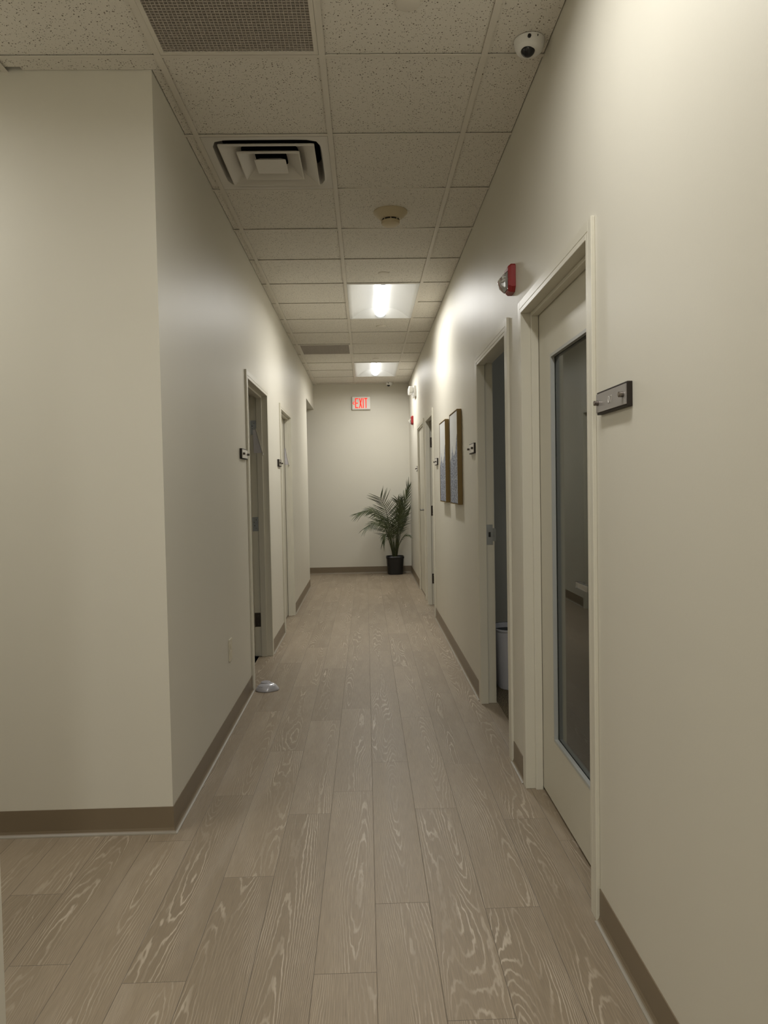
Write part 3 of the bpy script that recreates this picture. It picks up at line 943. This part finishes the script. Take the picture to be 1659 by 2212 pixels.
# ================================================================== ROOM SIGNS
def make_sign(loc, label, face, text=False, w=0.25, h=0.066):
    t = thing('room_sign', label, 'sign', loc, 'small room signs beside the doors')
    cx, cy, cz = loc
    hw, hh = w / 2, h / 2
    MB().box((cx - 0.014, cy - hw, cz - hh), (cx, cy + hw, cz + hh)).build('backing_block', M_SIGNBACK, t, bevel=0.001, seg=1)
    p = MB().box((cx - 0.0175, cy - hw + 0.003, cz - hh + 0.006), (cx - 0.014, cy + hw - 0.003, cz + hh - 0.006)).build('face_plate', face, t, bevel=0.0006, seg=1)
    for s in (-1, 1):
        MB().lathe([(0.0072, 0), (0.0072, -0.012), (0.0058, -0.0135)], (cx - 0.0175, cy + s * (hw - 0.022), cz), axis='x', n=18).build('standoff', M_DSTEEL if not text else M_BOLT, t, smooth=True)
    if text:
        q = MB()
        def seg(y0, z0, y1, z1):
            # local writing: +u runs toward -y (left to right for a reader facing the wall)
            q.tube([(cx - 0.0178, cy - y0, cz + z0), (cx - 0.0178, cy - y1, cz + z1)], 0.0011, 5)
        hgt = 0.009
        for i in range(12):
            a, b = 2 * math.pi * i / 12, 2 * math.pi * (i + 1) / 12
            seg(-0.010 + 0.006 * math.cos(a), hgt * math.sin(a), -0.010 + 0.006 * math.cos(b), hgt * math.sin(b))
        seg(0.004, hgt, 0.016, hgt); seg(0.016, hgt, 0.008, -hgt)
        q.build('lettering', M_LETTER, p)
    return t
make_sign((XR, 2.022, 1.597), 'dark brown room sign with grey plate, nearest, right of the glass door', M_SIGNFACE, True)
s2 = make_sign((XR, 4.70, 1.600), 'small light-faced room sign right of the nearer painting, by the open doorway', M_SIGNFACE2, w=0.21, h=0.066)
dup(s2, (XR, 7.09, 1.598), 'small light-faced room sign between the farther painting and the far doorway')
dup(s2, (XR, 9.74, 1.598), 'tiny room sign at the far right beside the last closed door')
dup(s2, (XL, 4.74, 1.592), 'small light-faced room sign left of the nearest left doorway', math.pi)
make_sign((XL, 6.70, 1.598), 'dark-faced room sign between the two left doorways', M_SIGNFACE3, w=0.20, h=0.066).rotation_euler = (0, 0, math.pi)

# ================================================================== PAINTINGS
def painting(y0, y1, z0, z1, label, m_art):
    cy, cz = (y0 + y1) / 2, z0
    t = thing('framed_painting', label, 'painting', (XR, cy, cz), 'two tall abstract canvases')
    d = 0.036
    f = MB(); fw = 0.006
    for (a, b, c, e) in ((y0, y0 + fw, z0, z1), (y1 - fw, y1, z0, z1), (y0 + fw, y1 - fw, z0, z0 + fw), (y0 + fw, y1 - fw, z1 - fw, z1)):
        f.box((XR - d, a, c), (XR - 0.002, b, e))
    f.build('floater_frame', M_GOLD, t, weld=False)
    MB().box((XR - 0.012, y0 + fw, z0 + fw), (XR - 0.004, y1 - fw, z1 - fw)).build('backing_board', M_LINER, t)
    g = 0.004
    MB().box((XR - d + 0.003, y0 + fw + g, z0 + fw + g), (XR - 0.012, y1 - fw - g, z1 - fw - g)).build('canvas', m_art, t)
A1 = art_mat('ridge_painting_near', 1, [(0.0, 0.76), (0.10, 0.74), (0.22, 0.62), (0.38, 0.52), (0.50, 0.56), (0.60, 0.53), (0.70, 0.64), (0.76, 0.60), (0.85, 0.50), (1.0, 0.47)])
A2 = art_mat('ridge_painting_far', 2, [(0.0, 0.72), (0.10, 0.70), (0.25, 0.58), (0.42, 0.50), (0.55, 0.48), (0.68, 0.56), (0.75, 0.62), (0.82, 0.52), (1.0, 0.45)])
painting(5.26, 5.73, 1.222, 1.918, 'gold-framed blue and white ridge painting, the nearer of the two', A1)
painting(6.05, 6.51, 1.222, 1.918, 'gold-framed blue and white ridge painting, the farther of the two', A2)

# ================================================================== ALARM STROBES, EMERGENCY LIGHT, EXIT SIGN
def strobe(loc, label):
    t = thing('fire_alarm_strobe', label, 'fire alarm', loc, 'red fire alarm strobes on the right wall')
    cx, cy, cz = loc
    b = MB()
    def oct_(x, w, h, k):
        return [(x, cy - w, cz - h + k), (x, cy - w + k, cz - h), (x, cy + w - k, cz - h), (x, cy + w, cz - h + k),
                (x, cy + w, cz + h - k * .4), (x, cy + w - k * .4, cz + h), (x, cy - w + k * .4, cz + h), (x, cy - w, cz + h - k * .4)]
    b.hull([oct_(cx, 0.059, 0.063, 0.022), oct_(cx - 0.020, 0.059, 0.063, 0.022), oct_(cx - 0.032, 0.050, 0.054, 0.02), oct_(cx - 0.034, 0.046, 0.050, 0.02)])
    b.build('housing', M_RED, t, bevel=0.002)
    # white reflector dish
    r = MB()
    r.hull([[(cx - 0.0345, cy - 0.038, cz - 0.046), (cx - 0.0345, cy + 0.038, cz - 0.046), (cx - 0.0345, cy + 0.038, cz + 0.030), (cx - 0.0345, cy - 0.038, cz + 0.030)],
            [(cx - 0.043, cy - 0.03, cz - 0.036), (cx - 0.043, cy + 0.03, cz - 0.036), (cx - 0.043, cy + 0.03, cz - 0.006), (cx - 0.043, cy - 0.03, cz - 0.006)]])
    r.build('reflector', M_DULL, t)
    l = MB()
    l.hull([[(cx - 0.034, cy - 0.042, cz - 0.052), (cx - 0.034, cy + 0.042, cz - 0.052), (cx - 0.034, cy + 0.042, cz + 0.034), (cx - 0.034, cy - 0.042, cz + 0.034)],
            [(cx - 0.058, cy - 0.036, cz - 0.034), (cx - 0.058, cy + 0.036, cz - 0.034), (cx - 0.058, cy + 0.036, cz + 0.014), (cx - 0.058, cy - 0.036, cz + 0.014)],
            [(cx - 0.070, cy - 0.014, cz - 0.012), (cx - 0.070, cy + 0.014, cz - 0.012), (cx - 0.070, cy + 0.014, cz + 0.000), (cx - 0.070, cy - 0.014, cz + 0.000)]])
    l.build('clear_lens', M_CLEAR, t, bevel=0.002)
    f = MB()
    for k in range(3):
        z = cz + 0.002 + k * 0.009
        f.tube([(cx - 0.036, cy - 0.02, z), (cx - 0.052, cy - 0.02, z)], 0.0012, 6)
    f.tube([(cx - 0.045, cy - 0.022, cz - 0.004), (cx - 0.045, cy + 0.022, cz - 0.004)], 0.004, 8)
    f.build('flash_tube', M_WPLAST, t, weld=False)
    MB().lathe([(0.003, 0), (0.003, -0.0015)], (cx - 0.034, cy - 0.046, cz - 0.006), axis='x', n=10).build('screw', M_CHROME, t)
    return t
st = strobe((XR, 3.395, 2.312), 'red fire alarm strobe with clear lens above the near doors')
dup(st, (XR, 10.50, 2.312), 'small red fire alarm strobe far away, under the emergency light')

t = thing('emergency_light', 'white twin-head emergency light high on the far right wall', 'emergency light', (XR, 9.93, 2.64))
MB().box((XR - 0.035, 9.80, 2.575), (XR, 10.06, 2.72)).build('housing', M_WPLAST, t, bevel=0.006)
for s in (-1, 1):
    yy = 9.93 + s * 0.085
    hd = MB()
    hd.lathe([(0.040, 0.0), (0.046, -0.02), (0.048, -0.052), (0.044, -0.056)], (XR - 0.040, yy, 2.665), axis='x', n=24, sq=5)
    h = hd.build('lamp_head', M_WPLAST, t, smooth=True)
    MB().lathe([(0.038, 0), (0.030, -0.006), (0.0, -0.008)], (XR - 0.0965, yy, 2.665), axis='x', n=20, cap=False).build('lamp_lens', M_CLEAR, h, smooth=True)
MB().tube([(XR - 0.038, 9.93, 2.60), (XR - 0.046, 9.93, 2.60)], 0.006, 10).build('test_button', M_SILVER2, t)

t = thing('exit_sign', 'white exit sign with glowing red letters and left arrow on the end wall', 'exit sign', (-0.045, YE, 2.68))
ex0, ex1, ez0, ez1 = -0.190, 0.100, 2.578, 2.786
MB().box((ex0, YE - 0.045, ez0), (ex1, YE, ez1)).build('housing', M_EXITHOUSE, t, bevel=0.012, seg=3)
fc = MB().box((ex0 + 0.012, YE - 0.047, ez0 + 0.012), (ex1 - 0.012, YE - 0.045, ez1 - 0.012)).build('face_plate', M_EXITHOUSE, t)
yf_ = YE - 0.0475
def stroke(mb, a, b, wd):
    a, b = Vector((a[0], 0, a[1])), Vector((b[0], 0, b[1]))
    d = (b - a).normalized(); n = Vector((-d.z, 0, d.x)) * wd / 2
    lp = [a - n, b - n, b + n, a + n]
    mb.prism([(p.x, yf_, p.z) for p in lp], (0, -0.002, 0))
zb, zt_ = ez0 + 0.024, ez1 - 0.028
zm = (zb + zt_) / 2
wd = 0.016
def letter(strokes, name):
    q = MB()
    for a, b in strokes: stroke(q, a, b, wd)
    q.build(name, M_EXITRED, fc, weld=False)
xE = -0.132
letter([((xE, zb), (xE, zt_)), ((xE, zt_ - wd/2), (xE + 0.043, zt_ - wd/2)), ((xE, zm), (xE + 0.038, zm)), ((xE, zb + wd/2), (xE + 0.043, zb + wd/2))], 'letter_e')
letter([((-0.073, zb), (-0.035, zt_)), ((-0.035, zb), (-0.073, zt_))], 'letter_x')
letter([((-0.012, zb), (-0.012, zt_))], 'letter_i')
letter([((0.030, zb), (0.030, zt_)), ((0.006, zt_ - wd/2), (0.054, zt_ - wd/2))], 'letter_t')
wd = 0.011
letter([((-0.152, zm + 0.024), (-0.176, zm)), ((-0.176, zm), (-0.152, zm - 0.024))], 'arrow')

# ================================================================== OUTLET, FLOOR GADGET, BIN
t = thing('wall_outlet', 'ivory outlet cover plate low on the left wall', 'outlet', (XL, 4.145, 0.45))
pl = MB().box((XL, 4.107, 0.388), (XL + 0.006, 4.183, 0.512)).build('cover_plate', M_IVORY, t, bevel=0.002)
for dz in (-0.022, 0.022):
    r = MB().lathe([(0.017, 0), (0.017, 0.0018)], (XL + 0.006, 4.145, 0.45 + dz), axis='x', n=20, sq=3).build('socket', M_IVORY, pl)

GY, GXX = 4.90, -0.693
t = thing('domed_floor_gadget', 'silver-grey oval domed plastic gadget on the floor by the left baseboard', 'gadget', (GXX, GY, 0))
g = MB()
rings = []
for (k, z) in ((0.95, 0.0), (1.0, 0.004), (1.0, 0.010), (0.93, 0.018), (0.82, 0.030), (0.66, 0.041), (0.50, 0.047), (0.30, 0.049), (0.02, 0.050)):
    ring = []
    for i in range(48):
        a = 2 * math.pi * i / 48
        rr = 1.0 - 0.12 * math.exp(-((a - 5.35) / 0.35) ** 2) * (1 if z < 0.02 else 0.4)
        ring.append((GXX + 0.080 * k * rr * math.cos(a), GY + 0.066 * k * rr * math.sin(a), z))
    rings.append(ring)
g.hull(rings)
body = g.build('body', M_SILVER, t, smooth=True)
MB().lathe([(0.034, 0.0), (0.034, 0.006), (0.030, 0.009), (0.0, 0.010)], (GXX - 0.012, GY + 0.012, 0.046), n=36, cap=False).build('top_disc', M_SILVER2, t, smooth=True)
q = MB()
for i in range(5):
    a = math.radians(185 + i * 14)
    q.box((GXX + 0.060 * math.cos(a) - 0.004, GY + 0.050 * math.sin(a) - 0.003, 0.026), (GXX + 0.060 * math.cos(a) + 0.004, GY + 0.050 * math.sin(a) + 0.003, 0.033))
q.build('side_vent', M_BLACKP, body, weld=False)

bx, by = 1.0, 4.86
t = thing('waste_bin', 'white waste bin with grey liner inside the second right doorway', 'bin', (bx, by, 0))
MB().lathe([(0.125, 0.0), (0.130, 0.004), (0.150, 0.385), (0.155, 0.390), (0.157, 0.400), (0.150, 0.405), (0.146, 0.400), (0.125, 0.02)], (bx, by, 0), n=40, sq=3.2, cap=False).build('body', M_BINW, t, smooth=True)
MB().lathe([(0.001, 0.02), (0.12, 0.02), (0.143, 0.36), (0.149, 0.407), (0.153, 0.402)], (bx, by, 0), n=40, sq=3.2, cap=False).build('liner_bag', M_BAG, t, smooth=True)

# ================================================================== POTTED PALM
PX, PY = 0.437, 11.285
t = thing('potted_palm', 'tall green palm in a black pot in the far right corner', 'plant', (PX, PY, 0))
MB().lathe([(0.100, 0.0), (0.112, 0.006), (0.118, 0.05), (0.134, 0.245), (0.141, 0.252), (0.142, 0.275), (0.136, 0.282), (0.130, 0.276), (0.124, 0.235)], (PX, PY, 0), n=40, sq=4.5, cap=False).build('pot', M_POT, t, smooth=True)
MB().lathe([(0.126, 0.235), (0.08, 0.245), (0.0, 0.25)], (PX, PY, 0), n=24, sq=4.5, cap=False).build('soil', M_SOIL, t)

def cat_rom(pts, n):
    P = [Vector(p) for p in pts]
    P = [P[0] * 2 - P[1]] + P + [P[-1] * 2 - P[-2]]
    out = []
    for i in range(1, len(P) - 2):
        for k in range(n):
            u = k / n
            a, b, c, d = P[i - 1], P[i], P[i + 1], P[i + 2]
            out.append(0.5 * ((2 * b) + (-a + c) * u + (2 * a - 5 * b + 4 * c - d) * u * u + (-a + 3 * b - 3 * c + d) * u ** 3))
    out.append(P[-2])
    return out
rl = random.Random(11)
def clampv(v):
    return Vector((min(v.x, 0.699), min(v.y, YE - 0.008), v.z))
def frond(pts, start, leaf_len, side, ang0=62, ang1=22, step=0.026, droop=0.10, wid=0.0055):
    C = cat_rom(pts, 10)
    C = [clampv(c) for c in C]
    n = len(C) - 1
    L_ = [0]
    for a, b in zip(C, C[1:]): L_.append(L_[-1] + (b - a).length)
    tot = L_[-1]
    rm = MB(); rm.tube(C, [0.0065 * (1 - 0.8 * i / n) + 0.001 for i in range(n + 1)], 6)
    fr = rm.build('frond', M_STEM, t, smooth=True)
    lm = MB()
    side = Vector(side).normalized()
    s = start * tot
    while s < tot - 0.002:
        i = max(j for j in range(len(L_)) if L_[j] <= s)
        i = min(i, n - 1)
        u = (s - L_[i]) / max(1e-6, L_[i + 1] - L_[i])
        p = C[i].lerp(C[i + 1], u)
        d = (C[i + 1] - C[i]).normalized()
        sd = (side - d * side.dot(d)).normalized()
        q = (s / tot - start) / (1 - start)
        prof = (0.45 + 0.55 * math.sin(math.pi * min(1, q * 1.15 + 0.12))) if q < 0.8 else 0.62 + (1 - q) * 0.9
        for sg in (-1, 1):
            ang = math.radians(ang0 + (ang1 - ang0) * q + rl.uniform(-5, 5))
            dr = (d * math.cos(ang) + sd * sg * math.sin(ang)).normalized()
            ln = leaf_len * prof * rl.uniform(0.88, 1.06)
            # blade lies in the frond plane, folded slightly
            wv = dr.cross(d.cross(sd)).normalized()
            nrm = dr.cross(wv).normalized()
            prev = None
            K = 5
            for k in range(K + 1):
                v = k / K
                c = p + dr * ln * v + Vector((0, 0, -1)) * droop * ln * v * v * rl.uniform(0.9, 1.1)
                ww = wid * math.sin(math.pi * (0.12 + 0.88 * v) ** 0.75) + 0.0006
                if k == K: ww = 0.0005
                a, b2, e = clampv(c - wv * ww), clampv(c + nrm * ww * 0.5), clampv(c + wv * ww)
                cur = [lm.bm.verts.new(x) for x in (a, b2, e)]
                if prev:
                    lm.bm.faces.new((prev[0], prev[1], cur[1], cur[0])); lm.bm.faces.new((prev[1], prev[2], cur[2], cur[1]))
                prev = cur
        s += step
    lm.build('leaflets', M_LEAF, fr, weld=False)
Z = 0.24
yb_ = PY
# points (x, y, z)
frond([(0.43, yb_, Z), (0.375, 11.26, 0.60), (0.335, 11.20, 0.86), (0.290, 11.14, 1.05), (0.215, 11.08, 1.20)], 0.34, 0.36, (1, 0, -0.1), 68, 36, 0.030, 0.03)
frond([(0.42, yb_, Z), (0.345, 11.22, 0.66), (0.225, 11.12, 0.90), (0.070, 11.02, 1.005), (-0.120, 10.94, 0.965)], 0.42, 0.25, (0.15, 0.75, 0.65), 50, 16, 0.024, 0.30)
frond([(0.41, yb_, Z), (0.352, 11.18, 0.58), (0.255, 11.06, 0.765), (0.120, 10.95, 0.815), (-0.035, 10.88, 0.735)], 0.52, 0.19, (0.2, 0.7, 0.6), 55, 18, 0.026, 0.35)
frond([(0.45, yb_, Z), (0.490, 11.27, 0.66), (0.560, 11.25, 0.96), (0.630, 11.22, 1.20), (0.672, 11.18, 1.38)], 0.45, 0.27, (0.9, 0.3, -0.3), 40, 12, 0.028, 0.02)
frond([(0.45, yb_, Z), (0.475, 11.20, 0.62), (0.500, 11.10, 0.88), (0.505, 11.00, 1.06), (0.480, 10.92, 1.16)], 0.40, 0.27, (1, 0.1, 0.1), 62, 20, 0.026, 0.15)
frond([(0.46, yb_, Z), (0.525, 11.30, 0.62), (0.600, 11.33, 0.84), (0.680, 11.36, 1.01)], 0.50, 0.17, (0.5, 0.6, -0.4), 32, 12, 0.028, 0.05)
frond([(0.46, yb_, Z), (0.500, 11.20, 0.46), (0.580, 11.14, 0.60), (0.670, 11.08, 0.615)], 0.50, 0.14, (0.2, 0.8, 0.4), 45, 20, 0.030, 0.3)
frond([(0.42, yb_, Z), (0.360, 11.20, 0.48), (0.310, 11.10, 0.64), (0.262, 11.02, 0.600), (0.245, 10.98, 0.50)], 0.50, 0.15, (0.6, 0.7, 0.2), 45, 20, 0.026, 0.5)
frond([(0.44, yb_, Z), (0.425, 11.22, 0.52), (0.410, 11.10, 0.72), (0.380, 10.98, 0.80)], 0.50, 0.19, (1, 0.2, 0.1), 55, 25, 0.026, 0.5)
frond([(0.46, yb_, Z), (0.480, 11.33, 0.60), (0.520, 11.38, 0.86), (0.545, 11.40, 1.02), (0.55, 11.40, 1.14)], 0.40, 0.20, (1, -0.1, 0.1), 55, 18, 0.026, 0.1)
frond([(0.43, yb_, Z), (0.400, 11.32, 0.62), (0.350, 11.38, 0.80), (0.300, 11.40, 0.86), (0.24, 11.41, 0.84)], 0.45, 0.17, (0.3, -0.2, 0.9), 50, 18, 0.026, 0.2)
# cane stems between pot and fronds
for (dx, dy, top) in ((-0.025, 0.0, 0.56), (0.01, -0.015, 0.60), (0.03, 0.012, 0.62), (-0.005, 0.025, 0.5)):
    MB().tube([(PX + dx * 0.6, PY + dy * 0.6, 0.235), (PX + dx, PY + dy, 0.36), (PX + dx * 2.2, PY + dy * 1.8, top)], [0.013, 0.011, 0.007], 8).build('cane', M_STEM, t, smooth=True)
